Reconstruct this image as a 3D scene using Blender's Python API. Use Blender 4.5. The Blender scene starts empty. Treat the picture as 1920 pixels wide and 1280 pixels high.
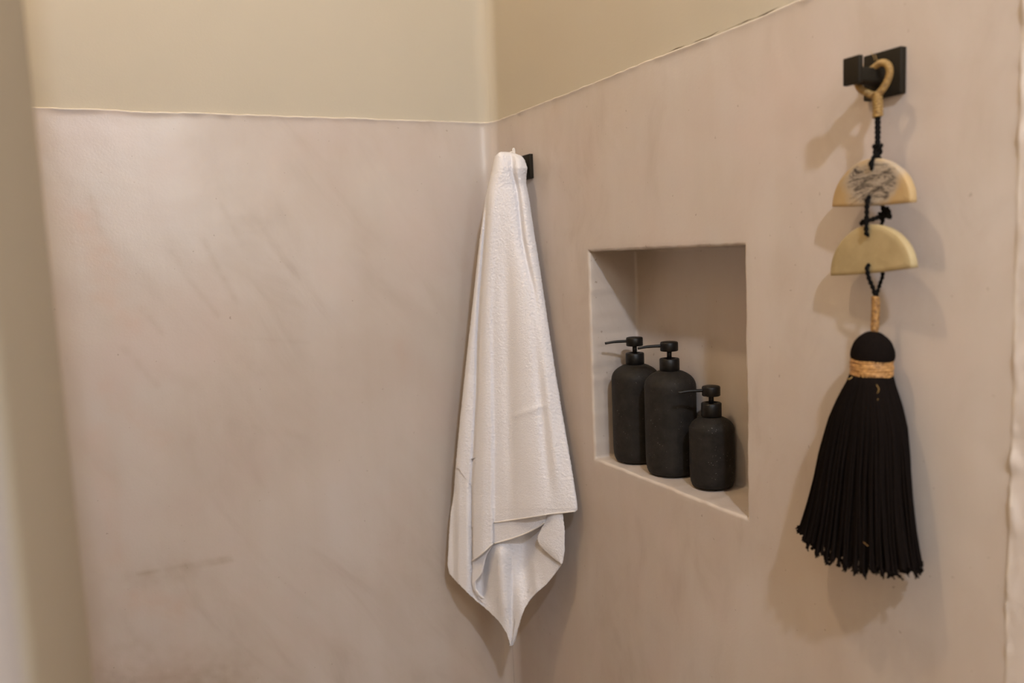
import bpy, bmesh, math, random
from mathutils import Vector, Matrix, noise

# ------------------------------------------------------------------ basics
scn = bpy.context.scene
C = scn.collection
random.seed(7)
PI = math.pi
CAM = Vector((-0.6350, -1.38, 1.45))
FPX, PITCH, ROLL, YAW = 1520.22, 0.108327, -0.042462, 0.444358
fw = Vector((math.sin(YAW)*math.cos(PITCH), math.cos(YAW)*math.cos(PITCH), -math.sin(PITCH)))
r0 = Vector((math.cos(YAW), -math.sin(YAW), 0)); u0 = r0.cross(fw)
cr, sr = math.cos(ROLL), math.sin(ROLL)
RT = cr*r0 + sr*u0; UP = -sr*r0 + cr*u0

def ray(u, v):
    """direction from the measured viewpoint towards a point measured in the photograph"""
    return fw + RT*((u-960)/FPX) - UP*((v-640)/FPX)

ZT = 1.6881                       # height of the plaster edge
NY0, NY1, NZ0, NZ1, ND = -0.3259, -0.6647, 1.1323, 1.4460, 0.0855   # niche
CEIL = 3.20
ROOM_X, ROOM_Y = -1.9, -2.6

def nz(x, y, z, f, seed=0.0):
    return noise.noise(Vector((x*f+seed, y*f+seed*1.7, z*f-seed*.6)))

def link(name, me, mat=None, parent=None, smooth=True):
    o = bpy.data.objects.new(name, me); C.objects.link(o)
    if mat:
        for m in (mat if isinstance(mat, (list, tuple)) else [mat]): me.materials.append(m)
    if parent: o.parent = parent
    if smooth:
        me.polygons.foreach_set('use_smooth', [True]*len(me.polygons))
    return o

def obj(name, bm, mat=None, parent=None, smooth=True, recalc=True):
    if recalc: bmesh.ops.recalc_face_normals(bm, faces=bm.faces[:])
    me = bpy.data.meshes.new(name); bm.to_mesh(me); bm.free()
    return link(name, me, mat, parent, smooth)

def thing(name, label, cat, loc, rotz=0, group=None):
    o = bpy.data.objects.new(name, None); C.objects.link(o)
    o.empty_display_size = .02
    o.location = loc; o.rotation_euler = (0, 0, rotz)
    o['label'] = label; o['category'] = cat
    if group: o['group'] = group
    return o

def structure(o):
    o['kind'] = 'structure'; return o

# ------------------------------------------------------------------ materials
def mat(name, col, rough=.6, spec=.5, **kw):
    m = bpy.data.materials.new(name); m.use_nodes = True
    n = m.node_tree.nodes; b = n['Principled BSDF']
    b.inputs['Base Color'].default_value = (*col, 1)
    b.inputs['Roughness'].default_value = rough
    b.inputs['Specular IOR Level'].default_value = spec
    for k, v in kw.items(): b.inputs[k.replace('_', ' ')].default_value = v
    return m, n, m.node_tree.links, b

def tex_noise(n, l, scale, detail=4, rough=.55, vec=None, dist=0):
    t = n.new('ShaderNodeTexNoise'); t.inputs['Scale'].default_value = scale
    t.inputs['Detail'].default_value = detail; t.inputs['Roughness'].default_value = rough
    t.inputs['Distortion'].default_value = dist
    if vec is not None: l.new(vec, t.inputs['Vector'])
    return t

def ramp(n, l, src, stops):
    r = n.new('ShaderNodeValToRGB'); e = r.color_ramp.elements
    while len(e) < len(stops): e.new(.5)
    for i, (p, c) in enumerate(stops):
        e[i].position = p; e[i].color = (*c, 1) if len(c) == 3 else c
    l.new(src, r.inputs['Fac']); return r

def mix(n, l, fac, a, b, mode='MIX'):
    m = n.new('ShaderNodeMix'); m.data_type = 'RGBA'; m.blend_type = mode
    for s, v in ((0, fac), (6, a), (7, b)):
        if isinstance(v, (int, float)): m.inputs[s].default_value = v
        elif isinstance(v, tuple): m.inputs[s].default_value = (*v, 1)
        else: l.new(v, m.inputs[s])
    return m.outputs[2]

def bump(n, l, b, h, strength=.3, dist=.002, prev=None):
    q = n.new('ShaderNodeBump'); q.inputs['Strength'].default_value = strength
    q.inputs['Distance'].default_value = dist; l.new(h, q.inputs['Height'])
    if prev is not None: l.new(prev, q.inputs['Normal'])
    l.new(q.outputs['Normal'], b.inputs['Normal']); return q.outputs['Normal']

def mapped_dir(n, l, rot, scale, loc=(0, 0, 0)):
    a = mapped(n, l, (1, 1, 1), rot, loc)
    mp = n.new('ShaderNodeMapping'); mp.inputs['Scale'].default_value = scale
    l.new(a, mp.inputs['Vector']); return mp.outputs['Vector']

def mapped(n, l, scale=(1, 1, 1), rot=(0, 0, 0), loc=(0, 0, 0)):
    tc = n.new('ShaderNodeTexCoord'); mp = n.new('ShaderNodeMapping')
    mp.inputs['Scale'].default_value = scale; mp.inputs['Rotation'].default_value = rot
    mp.inputs['Location'].default_value = loc
    l.new(tc.outputs['Object'], mp.inputs['Vector']); return mp.outputs['Vector']

PLASTER = (.555, .487, .443)
PAINT = (.485, .432, .345)

def wall_material():
    """Lower microcement coat, upper painted coat, pale ragged edge between them.
    Vertex attribute 'coat': R = upper paint, G = ragged edge, B = painted strip past the plaster."""
    m, n, l, b = mat('plaster_and_paint', PLASTER, .5, .5)
    v = mapped(n, l)
    n1 = tex_noise(n, l, 2.3, 5, .55, v, .3)
    c1 = ramp(n, l, n1.outputs['Fac'], [(.30, (.515, .437, .387)), (.5, PLASTER), (.72, (.57, .515, .49))]).outputs[0]
    v2 = mapped_dir(n, l, (0, .60, 0), (1, 1, .28), (3, 1, 2))       # diagonal trowel marks
    n2 = tex_noise(n, l, 15, 6, .60, v2, .7)
    c2 = ramp(n, l, n2.outputs['Fac'], [(.30, (.86, .835, .81)), (.45, (.96, .95, .94)), (.58, (1, 1, 1)), (.75, (1.02, 1.02, 1.03))]).outputs[0]
    msk = tex_noise(n, l, 2.6, 2, .5, mapped(n, l, (1, 1, 1), (0, 0, 0), (2, 7, 5)))
    mk = ramp(n, l, msk.outputs['Fac'], [(.40, (.25,)*3), (.60, (1,)*3)]).outputs[0]
    low = mix(n, l, mk, c1, c2, 'MULTIPLY')
    v3 = mapped(n, l, (1, 1, .12), (0, 0, 0), (7, 4, 1))             # vertical cloudy streaks
    n3 = tex_noise(n, l, 14, 4, .6, v3, .2)
    c3 = ramp(n, l, n3.outputs['Fac'], [(.3, (.93, .91, .88)), (.6, (1, 1, 1))]).outputs[0]
    low = mix(n, l, .6, low, c3, 'MULTIPLY')
    n5 = tex_noise(n, l, 5.5, 3, .5, mapped(n, l, (1, 1, 1), (0, 0, 0), (11, 3, 9)))
    low = mix(n, l, ramp(n, l, n5.outputs['Fac'], [(.52, (0, 0, 0)), (.72, (.38, .38, .38))]).outputs[0], low, (.57, .455, .42))
    # fine specks
    vs = tex_noise(n, l, 130, 2, .5, v)
    sp = ramp(n, l, vs.outputs['Fac'], [(.245, (.45, .38, .3)), (.27, (1, 1, 1))]).outputs[0]
    low = mix(n, l, .5, low, sp, 'MULTIPLY')
    nu = tex_noise(n, l, 3, 4, .5, v)
    up = ramp(n, l, nu.outputs['Fac'], [(.3, (.50, .448, .365)), (.7, PAINT)]).outputs[0]
    at = n.new('ShaderNodeAttribute'); at.attribute_name = 'coat'
    sep = n.new('ShaderNodeSeparateColor'); l.new(at.outputs['Color'], sep.inputs[0])
    ast = n.new('ShaderNodeAttribute'); ast.attribute_name = 'wall_mark'
    ss = n.new('ShaderNodeSeparateColor'); l.new(ast.outputs['Color'], ss.inputs[0])
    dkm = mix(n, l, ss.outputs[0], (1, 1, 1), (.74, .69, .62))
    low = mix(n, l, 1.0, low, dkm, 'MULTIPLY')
    pkm = mix(n, l, ss.outputs[1], (1, 1, 1), (1.0, .90, .85))
    low = mix(n, l, 1.0, low, pkm, 'MULTIPLY')
    col = mix(n, l, sep.outputs[0], low, up)
    col = mix(n, l, sep.outputs[2], col, (.60, .53, .49))
    col = mix(n, l, sep.outputs[1], col, (.78, .71, .62))
    col = mix(n, l, ss.outputs[2], col, (.13, .09, .06))
    l.new(col, b.inputs['Base Color'])
    # roughness: polished plaster, matt paint
    rr = ramp(n, l, n1.outputs['Fac'], [(.3, (.34,)*3), (.7, (.285,)*3)]).outputs[0]
    rm = mix(n, l, sep.outputs[0], rr, (.7, .7, .7))
    l.new(rm, b.inputs['Roughness'])
    f1 = tex_noise(n, l, 260, 3, .6, v); f2 = tex_noise(n, l, 7, 3, .5, v)
    p = bump(n, l, b, f2.outputs['Fac'], .22, .012)
    bump(n, l, b, f1.outputs['Fac'], .13, .0011, p)
    return m

def simple_paint(name, col, rough=.65):
    m, n, l, b = mat(name, col, rough, .3)
    v = mapped(n, l); a = tex_noise(n, l, 3, 4, .5, v)
    l.new(mix(n, l, a.outputs['Fac'], tuple(c*.95 for c in col), tuple(min(1, c*1.04) for c in col)), b.inputs['Base Color'])
    bump(n, l, b, tex_noise(n, l, 240, 3, .6, v).outputs['Fac'], .2, .001)
    return m

M = {}
M['wall'] = wall_material()
M['partition'] = simple_paint('khaki_wall_paint', (.46, .41, .315))
M['room_side'] = simple_paint('rosy_dimmed_wall', (.36, .315, .285))  # partition's near face: rosy tint, colour darkened to dim the lamp light there
M['ceiling'] = simple_paint('ceiling_paint', (.74, .67, .56))
M['white'] = simple_paint('white_wall_paint', (.74, .62, .46))
M['floor'] = simple_paint('floor_cement', (.60, .45, .29), .5)

def metal_black():
    m, n, l, b = mat('matt_black_coating', (.014, .0102, .0058), .6, .18)
    v = mapped(n, l); a = tex_noise(n, l, 900, 2, .5, v)
    bump(n, l, b, a.outputs['Fac'], .15, .0003); return m
M['black_metal'] = metal_black()

def stone_black():
    m, n, l, b = mat('dark_stone_ceramic', (.02, .018, .017), .60, .13)
    v = mapped(n, l)
    a = tex_noise(n, l, 60, 6, .7, v)
    base = ramp(n, l, a.outputs['Fac'], [(.3, (.013, .0112, .0098)), (.7, (.026, .0225, .0198))]).outputs[0]
    s = n.new('ShaderNodeTexVoronoi'); s.inputs['Scale'].default_value = 330; l.new(v, s.inputs['Vector'])
    g = ramp(n, l, s.outputs['Distance'], [(.13, (1, 1, 1)), (.20, (0, 0, 0))]).outputs[0]
    k = tex_noise(n, l, 90, 2, .5, v)
    kk = ramp(n, l, k.outputs['Fac'], [(.54, (0, 0, 0)), (.62, (1, 1, 1))]).outputs[0]
    f = mix(n, l, 1.0, g, kk, 'MULTIPLY')
    l.new(mix(n, l, f, base, (.12, .11, .10)), b.inputs['Base Color'])
    bump(n, l, b, tex_noise(n, l, 500, 4, .7, v).outputs['Fac'], .35, .0006); return m
M['stone'] = stone_black()
M['pump'] = mat('matt_black_plastic', (.0055, .0042, .0036), .45, .3)[0]

def towel_mat():
    m, n, l, b = mat('white_terry_cotton', (.82, .765, .735), .95, .15)
    b.inputs['Sheen Weight'].default_value = .5; b.inputs['Sheen Roughness'].default_value = .5
    v = mapped(n, l, (1, 1, 1.6))
    a = tex_noise(n, l, 900, 3, .7, v); c = tex_noise(n, l, 420, 2, .6, v)
    p = bump(n, l, b, c.outputs['Fac'], .6, .0022)
    bump(n, l, b, a.outputs['Fac'], .7, .0014, p)
    l.new(mix(n, l, a.outputs['Fac'], (.86, .835, .875), (.91, .885, .925)), b.inputs['Base Color'])
    return m
M['towel'] = towel_mat()
M['hem'] = mat('white_cotton_stitching', (.84, .79, .75), .9, .1)[0]

def clay(painted):
    m, n, l, b = mat('painted_clay' if painted else 'bare_clay', (.5, .36, .2), .6, .35)
    v = mapped(n, l)
    a = tex_noise(n, l, 22, 5, .6, v)
    base = ramp(n, l, a.outputs['Fac'], [(.3, (.33, .25, .125)), (.55, (.42, .325, .175)), (.75, (.48, .375, .21))]).outputs[0]
    if painted:
        base = mix(n, l, .5, base, (.48, .29, .12))
        # pale glazed patch in the middle of the face, with dark brush scratches
        g = mapped(n, l, (21, 40, 30), (0, 0, 0), (-.05, 0, -.54))
        wob = tex_noise(n, l, 45, 4, .6, v)
        wv = n.new('ShaderNodeVectorMath'); wv.operation = 'SCALE'; wv.inputs['Scale'].default_value = .7
        l.new(wob.outputs['Color'], wv.inputs[0])
        ad = n.new('ShaderNodeVectorMath'); ad.operation = 'ADD'
        l.new(g, ad.inputs[0]); l.new(wv.outputs[0], ad.inputs[1])
        sb = n.new('ShaderNodeVectorMath'); sb.operation = 'SUBTRACT'
        l.new(ad.outputs[0], sb.inputs[0]); sb.inputs[1].default_value = (.35, .35, .35)
        xz = n.new('ShaderNodeVectorMath'); xz.operation = 'MULTIPLY'
        l.new(sb.outputs[0], xz.inputs[0]); xz.inputs[1].default_value = (1, 0, 1)
        ln = n.new('ShaderNodeVectorMath'); ln.operation = 'LENGTH'; l.new(xz.outputs[0], ln.inputs[0])
        patch = ramp(n, l, ln.outputs['Value'], [(.55, (1, 1, 1)), (.82, (0, 0, 0))]).outputs[0]
        base = mix(n, l, patch, base, (.40, .335, .27))
        st = tex_noise(n, l, 34, 5, .65, mapped(n, l, (1, 1, 4.5), (0, -.25, 0), (3, 0, 1)), 1.2)
        sc = ramp(n, l, st.outputs['Fac'], [(.50, (0, 0, 0)), (.56, (1, 1, 1)), (.585, (1, 1, 1)), (.63, (0, 0, 0))]).outputs[0]
        s2 = tex_noise(n, l, 60, 5, .7, mapped(n, l, (1, 1, 3), (0, .2, 0), (8, 0, 4)), 2.0)
        sc2 = ramp(n, l, s2.outputs['Fac'], [(.47, (0, 0, 0)), (.495, (.9, .9, .9)), (.52, (0, 0, 0))]).outputs[0]
        lw = ramp(n, l, ln.outputs['Value'], [(.50, (1, 1, 1)), (.66, (0, 0, 0))]).outputs[0]
        sc = mix(n, l, 1.0, mix(n, l, 1.0, sc, sc2, 'ADD'), lw, 'MULTIPLY')
        base = mix(n, l, sc, base, (.06, .045, .035))
    l.new(base, b.inputs['Base Color'])
    bump(n, l, b, tex_noise(n, l, 260, 5, .7, v).outputs['Fac'], .3, .0008); return m
M['clay_painted'] = clay(True); M['clay'] = clay(False)
M['ink'] = mat('dark_brush_mark', (.05, .038, .03), .7, .2)[0]

def raffia(name='golden_raffia', lo=(.17, .085, .022), hi=(.43, .265, .085)):
    m, n, l, b = mat(name, hi, .5, .5)
    a = tex_noise(n, l, 380, 4, .7, mapped(n, l))
    l.new(ramp(n, l, a.outputs['Fac'], [(.32, lo), (.62, hi)]).outputs[0], b.inputs['Base Color'])
    return m
M['raffia'] = raffia()
M['stem'] = raffia('brown_raffia', (.11, .040, .012), (.50, .27, .085))
M['twine'] = raffia('orange_raffia', (.20, .080, .022), (.62, .34, .12))
def yarn():
    m, n, l, b = mat('black_cotton_yarn', (.004, .003, .0028), 1.0, .03)
    a = tex_noise(n, l, 500, 3, .6, mapped(n, l))
    l.new(mix(n, l, a.outputs['Fac'], (.0045, .0032, .0026), (.012, .0085, .0075)), b.inputs['Base Color'])
    return m
M['yarn'] = yarn()
M['cord'] = mat('black_cord', (.005, .004, .0036), .8, .1)[0]

# ------------------------------------------------------------------ mesh helpers
def tube(bm, pts, r, seg=8, caps=True, twist=None):
    """round tube through a list of points; r number or function of t (0..1)"""
    pts = [Vector(p) for p in pts]; n = len(pts); rings = []
    t0 = (pts[1]-pts[0]).normalized()
    a = Vector((0, 0, 1)) if abs(t0.z) < .9 else Vector((1, 0, 0))
    nx = t0.cross(a).normalized()
    for i, p in enumerate(pts):
        t = (pts[min(i+1, n-1)] - pts[max(i-1, 0)])
        if t.length < 1e-9: t = t0
        t.normalize(); nx = (nx - t*nx.dot(t))
        if nx.length < 1e-6: nx = t.cross(Vector((1, .3, .2)))
        nx.normalize(); ny = t.cross(nx)
        rr = r(i/(n-1)) if callable(r) else r
        rings.append([bm.verts.new(p + nx*math.cos(2*PI*k/seg)*rr + ny*math.sin(2*PI*k/seg)*rr) for k in range(seg)])
    for i in range(n-1):
        for k in range(seg):
            bm.faces.new((rings[i][k], rings[i][(k+1) % seg], rings[i+1][(k+1) % seg], rings[i+1][k]))
    if caps:
        bm.faces.new(rings[0][::-1]); bm.faces.new(rings[-1])

def spline(ctrl, n=40, closed=False):
    c = [Vector(p) for p in ctrl]; out = []; m = len(c)
    segs = m if closed else m-1
    for s in range(segs):
        g = lambda i: c[i % m] if closed else c[max(0, min(m-1, i))]
        p0, p1, p2, p3 = g(s-1), g(s), g(s+1), g(s+2)
        k = max(2, n//segs)
        for j in range(k):
            t = j/k
            out.append(.5*((2*p1)+(-p0+p2)*t+(2*p0-5*p1+4*p2-p3)*t*t+(-p0+3*p1-3*p2+p3)*t**3))
    if not closed: out.append(c[-1])
    return out

def helix(path, R, pitch, step=10):
    """points winding round a path at radius R (number or function of t)"""
    path = [Vector(p) for p in path]; L = [0]
    for a, b in zip(path, path[1:]): L.append(L[-1]+(b-a).length)
    tot = L[-1]; n = int(tot/pitch*step); out = []
    nx = None
    for i in range(n+1):
        s = tot*i/n; k = 0
        while k < len(L)-2 and L[k+1] < s: k += 1
        f = (s-L[k])/max(1e-9, L[k+1]-L[k]); p = path[k].lerp(path[k+1], f)
        t = (path[min(k+1, len(path)-1)]-path[k]).normalized()
        if nx is None: nx = t.orthogonal().normalized()
        nx = (nx - t*nx.dot(t)).normalized(); ny = t.cross(nx)
        a = 2*PI*s/pitch; rr = R(s/tot) if callable(R) else R
        out.append(p+nx*math.cos(a)*rr+ny*math.sin(a)*rr)
    return out

def lathe(bm, prof, cx=0, cy=0, seg=48, squash=1):
    rings = []
    for r, z in prof:
        if r < 1e-6: rings.append([bm.verts.new((cx, cy, z))])
        else: rings.append([bm.verts.new((cx+r*squash*math.cos(2*PI*k/seg), cy+r*math.sin(2*PI*k/seg), z)) for k in range(seg)])
    for a, b in zip(rings, rings[1:]):
        for k in range(seg):
            j = (k+1) % seg
            if len(a) == 1 and len(b) == 1: continue
            if len(a) == 1: bm.faces.new((a[0], b[j], b[k]))
            elif len(b) == 1: bm.faces.new((a[k], a[j], b[0]))
            else: bm.faces.new((a[k], a[j], b[j], b[k]))

def rbox(x0, x1, y0, y1, z0, z1, bev=.001, seg=3):
    bm = bmesh.new(); bmesh.ops.create_cube(bm, size=1)
    for v in bm.verts:
        v.co = ((x0+x1)/2+v.co.x*(x1-x0), (y0+y1)/2+v.co.y*(y1-y0), (z0+z1)/2+v.co.z*(z1-z0))
    if bev: bmesh.ops.bevel(bm, geom=bm.edges[:], offset=bev, segments=seg, profile=.5, affect='EDGES')
    return bm

def lerp(a, b, t): return a+(b-a)*t
def interp(tab, x):
    if x <= tab[0][0]: return tab[0][1]
    for (a, b), (c, d) in zip(tab, tab[1:]):
        if x <= c: return lerp(b, d, (x-a)/(c-a)) if c > a else d
    return tab[-1][1]
def sstep(a, b, x):
    t = max(0, min(1, (x-a)/(b-a))); return t*t*(3-2*t)

# ------------------------------------------------------------------ the room
def frange(a, b, s):
    n = max(1, round(abs(b-a)/s)); return [a+(b-a)*i/n for i in range(n+1)]
def uniq(l):
    out = []
    for x in l:
        if not out or abs(out[-1]-x) > 1e-5: out.append(x)
    return out

zrows = uniq(frange(0, .7, .1) + frange(.7, NZ0-.006, .006)[1:] + frange(NZ0-.006, NZ1+.006, .004)[1:]
             + frange(NZ1+.006, ZT-.012, .005)[1:] + frange(ZT-.012, ZT-.003, .0012)[1:] + frange(ZT-.003, ZT+.0065, .0005)[1:] + frange(ZT+.0065, ZT+.012, .0012)[1:] + frange(ZT+.012, CEIL, .05)[1:])
RF = .030     # radius of the soft inner corner

def coat_profile(s, z):
    """height of the coats above the wall's base plane at run s, height z, and the coat colour"""
    zt = ZT + .0016*nz(s, 0, 0, 13, 3) + .0009*nz(s, 0, 0, 60, 5) + .0005*nz(s, 0, 0, 220, 9)
    d = z-zt
    lump = max(0, nz(s, 0, 0, 45, 1)+.35)
    h = .0010+.0020*lump
    ridge = h*(math.exp(-(abs(d)/.0045)**1.3) if d < 0 else math.exp(-(d/.0007)**2))
    up = sstep(-.0006, .0010, d)
    off = ridge - .0032*up
    edge = math.exp(-((d+.0008)/.0012)**2)*min(1, .40+.85*lump)
    cz = .0026+.0012*nz(s, 4, 0, 70, 2)+.0008*nz(s, 4, 0, 260, 7)      # dark hairline crack above the plaster edge
    ck = math.exp(-((d-cz)/.00055)**2)*sstep(.50, .54, s)*(1-sstep(.71, .74, s))*min(1, max(0, .55+1.6*nz(s, 8, 0, 40, 3)))
    off -= .0012*ck
    return off, up, edge, ck

def wall_point(seg, s, z):
    """seg 'L': s = distance from the corner along the left wall; 'R': along the right wall"""
    off, up, ed, ck = coat_profile(s if seg == 'R' else -s, z)
    strip = 0
    if seg == 'R':
        e = .9678 + .0012*nz(0, 0, z, 25, 2) - .0022*max(0, nz(0, 0, z, 14, 8)) + .0010*nz(0, 0, z, 110, 4)
        k = sstep(e-.0008, e+.0012, s)
        lum = (.0012*nz(s, 0, z, 130, 6)+.0038*max(0, nz(s, 0, z, 50, 12))+.0016*max(0, nz(s*2, 0, z, 22, 2)))*math.exp(-((s-e)/.010)**2)
        off += k*(.0007+lum); strip = k
        ed = max(ed, .65*math.exp(-((s-e-.0012)/.0018)**2)*max(0, nz(0, 0, z, 34, 4)+.25))
    off += .0011*nz(s, 5 if seg == 'R' else 9, z, 4, 1) + .0004*nz(s, 3, z, 16, 2)
    q = RF*PI/4            # half of the rounded corner belongs to each wall
    if s < q:
        a = s/RF           # 0 at mid-corner
        ang = PI/4 - a if seg == 'R' else PI/4 - a
        c = Vector((-RF, -RF, 0))
        if seg == 'R': d = Vector((math.cos(ang), math.sin(ang), 0))
        else: d = Vector((math.sin(ang), math.cos(ang), 0))
        p = c + d*(RF-off); n = -d
        return Vector((p.x, p.y, z)), up, ed, strip, ck
    t = s - q + RF
    if seg == 'R': return Vector((-off, -t, z)), up, ed, strip, ck
    return Vector((-t, -off, z)), up, ed, strip, ck

WALL_MARKS = [  # x0, z0, x1, z1, half width, strength, pink?   trowel scars, blotches and a broad darker patch low on the left wall
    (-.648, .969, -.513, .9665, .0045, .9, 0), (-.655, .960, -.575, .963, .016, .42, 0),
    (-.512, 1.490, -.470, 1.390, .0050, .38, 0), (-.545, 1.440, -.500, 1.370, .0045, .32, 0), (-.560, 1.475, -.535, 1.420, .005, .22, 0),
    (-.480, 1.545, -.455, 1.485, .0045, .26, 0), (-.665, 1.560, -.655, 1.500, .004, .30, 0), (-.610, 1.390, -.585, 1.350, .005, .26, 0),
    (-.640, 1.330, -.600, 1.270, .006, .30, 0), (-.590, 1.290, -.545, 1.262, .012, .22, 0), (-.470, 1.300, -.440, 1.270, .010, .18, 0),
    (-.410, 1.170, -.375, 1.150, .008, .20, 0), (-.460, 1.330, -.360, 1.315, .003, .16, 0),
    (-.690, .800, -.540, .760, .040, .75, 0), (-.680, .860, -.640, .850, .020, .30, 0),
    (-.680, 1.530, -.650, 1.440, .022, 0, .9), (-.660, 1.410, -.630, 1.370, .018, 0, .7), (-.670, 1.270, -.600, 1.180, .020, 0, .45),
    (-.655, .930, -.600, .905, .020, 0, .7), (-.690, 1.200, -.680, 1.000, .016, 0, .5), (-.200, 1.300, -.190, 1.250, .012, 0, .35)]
def wall_marks(p):
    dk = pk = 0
    for x0, z0, x1, z1, w_, a, b in WALL_MARKS:
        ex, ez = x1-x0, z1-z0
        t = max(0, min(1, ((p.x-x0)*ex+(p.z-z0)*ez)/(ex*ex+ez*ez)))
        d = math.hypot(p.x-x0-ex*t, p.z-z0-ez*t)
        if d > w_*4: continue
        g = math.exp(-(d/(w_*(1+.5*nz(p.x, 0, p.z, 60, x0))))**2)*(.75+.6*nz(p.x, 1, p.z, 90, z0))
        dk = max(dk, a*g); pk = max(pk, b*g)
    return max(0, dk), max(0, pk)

def build_wall(name, seg, runs, hole=False):
    bm = bmesh.new(); lay = bm.verts.layers.float_color.new('coat'); mlay = bm.verts.layers.float_color.new('wall_mark')
    grid = {}
    q = RF*PI/4
    ys = [RF+s-q if s > q else 0 for s in runs]
    i0 = i1 = j0 = j1 = None
    if hole:
        tgt = lambda arr, val: min(range(len(arr)), key=lambda k: abs(arr[k]-val))
        i0 = tgt(ys, -NY0-.004); i1 = tgt(ys, -NY1+.004); j0 = tgt(zrows, NZ0-.004); j1 = tgt(zrows, NZ1+.004)
    for i, s in enumerate(runs):
        for j, z in enumerate(zrows):
            if hole and i0 < i < i1 and j0 < j < j1: continue
            p, up, ed, st, ck = wall_point(seg, s, z)
            v = bm.verts.new(p); v[lay] = (up, ed, st, 1)
            dk, pk = wall_marks(p) if seg == 'L' else (0, 0)
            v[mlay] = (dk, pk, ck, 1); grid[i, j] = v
    for i in range(len(runs)-1):
        for j in range(len(zrows)-1):
            if hole and i0 <= i < i1 and j0 <= j < j1: continue
            bm.faces.new((grid[i, j], grid[i+1, j], grid[i+1, j+1], grid[i, j+1]))
    if hole:
        per = [(i, j0) for i in range(i0, i1)] + [(i1, j) for j in range(j0, j1)] \
            + [(i, j1) for i in range(i1, i0, -1)] + [(i0, j) for j in range(j1, j0, -1)]
        OY0, OY1, OZ0, OZ1 = -ys[i0], -ys[i1], zrows[j0], zrows[j1]
        loop = [grid[k] for k in per]; base = [(v.co.y, v.co.z, v.co.x) for v in loop]
        R = .0042
        stages = []
        for k in range(1, 7):
            a = PI/2*k/6; stages.append((R*math.sin(a), R*(1-math.cos(a)), .0))
        for k in range(1, 13): stages.append((R, R+(ND-R-.006)*k/12, 0))
        for k in range(1, 5):
            a = PI/2*k/4; stages.append((R+.006*(1-math.cos(a)), ND-.006+.006*math.sin(a), 0))
        for k in range(1, 9): stages.append((R+.006, ND, k/9))
        cy, cz = (OY0+OY1)/2, (OZ0+OZ1)/2
        prev = loop
        for si, (ins, dep, shr) in enumerate(stages):
            new = []
            for (y, z, x), pv in zip(base, loop):
                hy, hz = abs(OY0-OY1)/2, (OZ1-OZ0)/2
                ny_, nz_ = (y-cy)/hy*(hy-ins), (z-cz)/hz*(hz-ins)
                ny_ *= (1-shr); nz_ *= (1-shr)
                wob = .0007*nz(y, 2, z, 28, 3)+.0005*nz(y, 2, z, 90, 8)
                yy, zz = cy+ny_*(1+wob/hy*2), cz+nz_*(1+wob/hz*2)
                xx = dep*1.0 + x*(1-min(1, dep/.02)) + .0009*nz(yy, dep, zz, 9, 4)*min(1, dep/.02)
                v = bm.verts.new((xx, yy, zz))
                lip = math.exp(-((ins-.003)/.0016)**2)*(1 if dep < .006 else 0)
                v[mlay] = (0, 0, 0, 1)
                v[lay] = (0, .28*lip*min(1, max(0, .5+nz(yy, 0, zz, 60, 2))), 0, 1); new.append(v)
            m = len(new)
            for k in range(m):
                bm.faces.new((prev[k], prev[(k+1) % m], new[(k+1) % m], new[k]))
            prev = new
        bm.faces.new(prev)
    return structure(obj(name, bm, M['wall']))

q = RF*PI/4
toS = lambda t: t - RF + q          # distance from the geometric corner -> run along the wall
runsL = uniq(frange(0, q, q/8) + frange(q, toS(.95), .005)[1:] + frange(toS(.95), toS(-ROOM_X), .06)[1:])
runsR = uniq(frange(0, q, q/8) + frange(q, toS(-NY0-.004), .0045)[1:] + frange(toS(-NY0-.004), toS(-NY1+.004), .0045)[1:]
             + frange(toS(-NY1+.004), toS(.955), .0045)[1:] + frange(toS(.955), toS(1.0), .0012)[1:]
             + frange(toS(1.0), toS(1.15), .006)[1:] + frange(toS(1.15), toS(-ROOM_Y), .08)[1:])
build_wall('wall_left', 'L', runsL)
build_wall('wall_right', 'R', runsR, hole=True)

def slab(name, x0, x1, y0, y1, z0, z1, m, bev=0, seg=3):
    return structure(obj(name, rbox(x0, x1, y0, y1, z0, z1, bev, seg), m, smooth=bool(bev)))
slab('floor', ROOM_X-.1, .12, ROOM_Y-.1, .06, -.08, 0, M['floor'])
slab('ceiling', ROOM_X-.1, .12, ROOM_Y-.1, .06, CEIL, CEIL+.08, M['ceiling'])
slab('wall_side', ROOM_X-.1, ROOM_X+.002, ROOM_Y-.1, .06, 0, CEIL, M['white'])
slab('wall_rear', ROOM_X-.1, .12, ROOM_Y-.1, ROOM_Y+.002, 0, CEIL, M['white'])
# partition between shower and room, its end face beside the viewpoint
def partition():
    bm = bmesh.new()
    r = .012; prof = []
    xe, yn, yf = -.6660, -1.135, -.905
    for k in range(9):
        a = -PI/2+PI/2*k/8; prof.append((xe-r+r*math.cos(a), yn+r+r*math.sin(a)))
    for k in range(9):
        a = PI/2*k/8; prof.append((xe-r+r*math.cos(a), yf-r+r*math.sin(a)))
    prof = [(ROOM_X+.002, yn)] + prof + [(ROOM_X+.002, yf)]
    lo = [bm.verts.new((x, y, 0)) for x, y in prof]; hi = [bm.verts.new((x, y, CEIL)) for x, y in prof]
    for k in range(len(prof)-1): bm.faces.new((lo[k], lo[k+1], hi[k+1], hi[k]))
    bm.faces.new((lo[-1], lo[0], hi[0], hi[-1])); bm.faces.new(lo); bm.faces.new(hi)
    o = structure(obj('wall_partition', bm, [M['partition'], M['room_side']]))
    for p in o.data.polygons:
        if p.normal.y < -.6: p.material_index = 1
        if p.area > .05 and abs(p.normal.z) > .5: p.use_smooth = False
partition()

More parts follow.
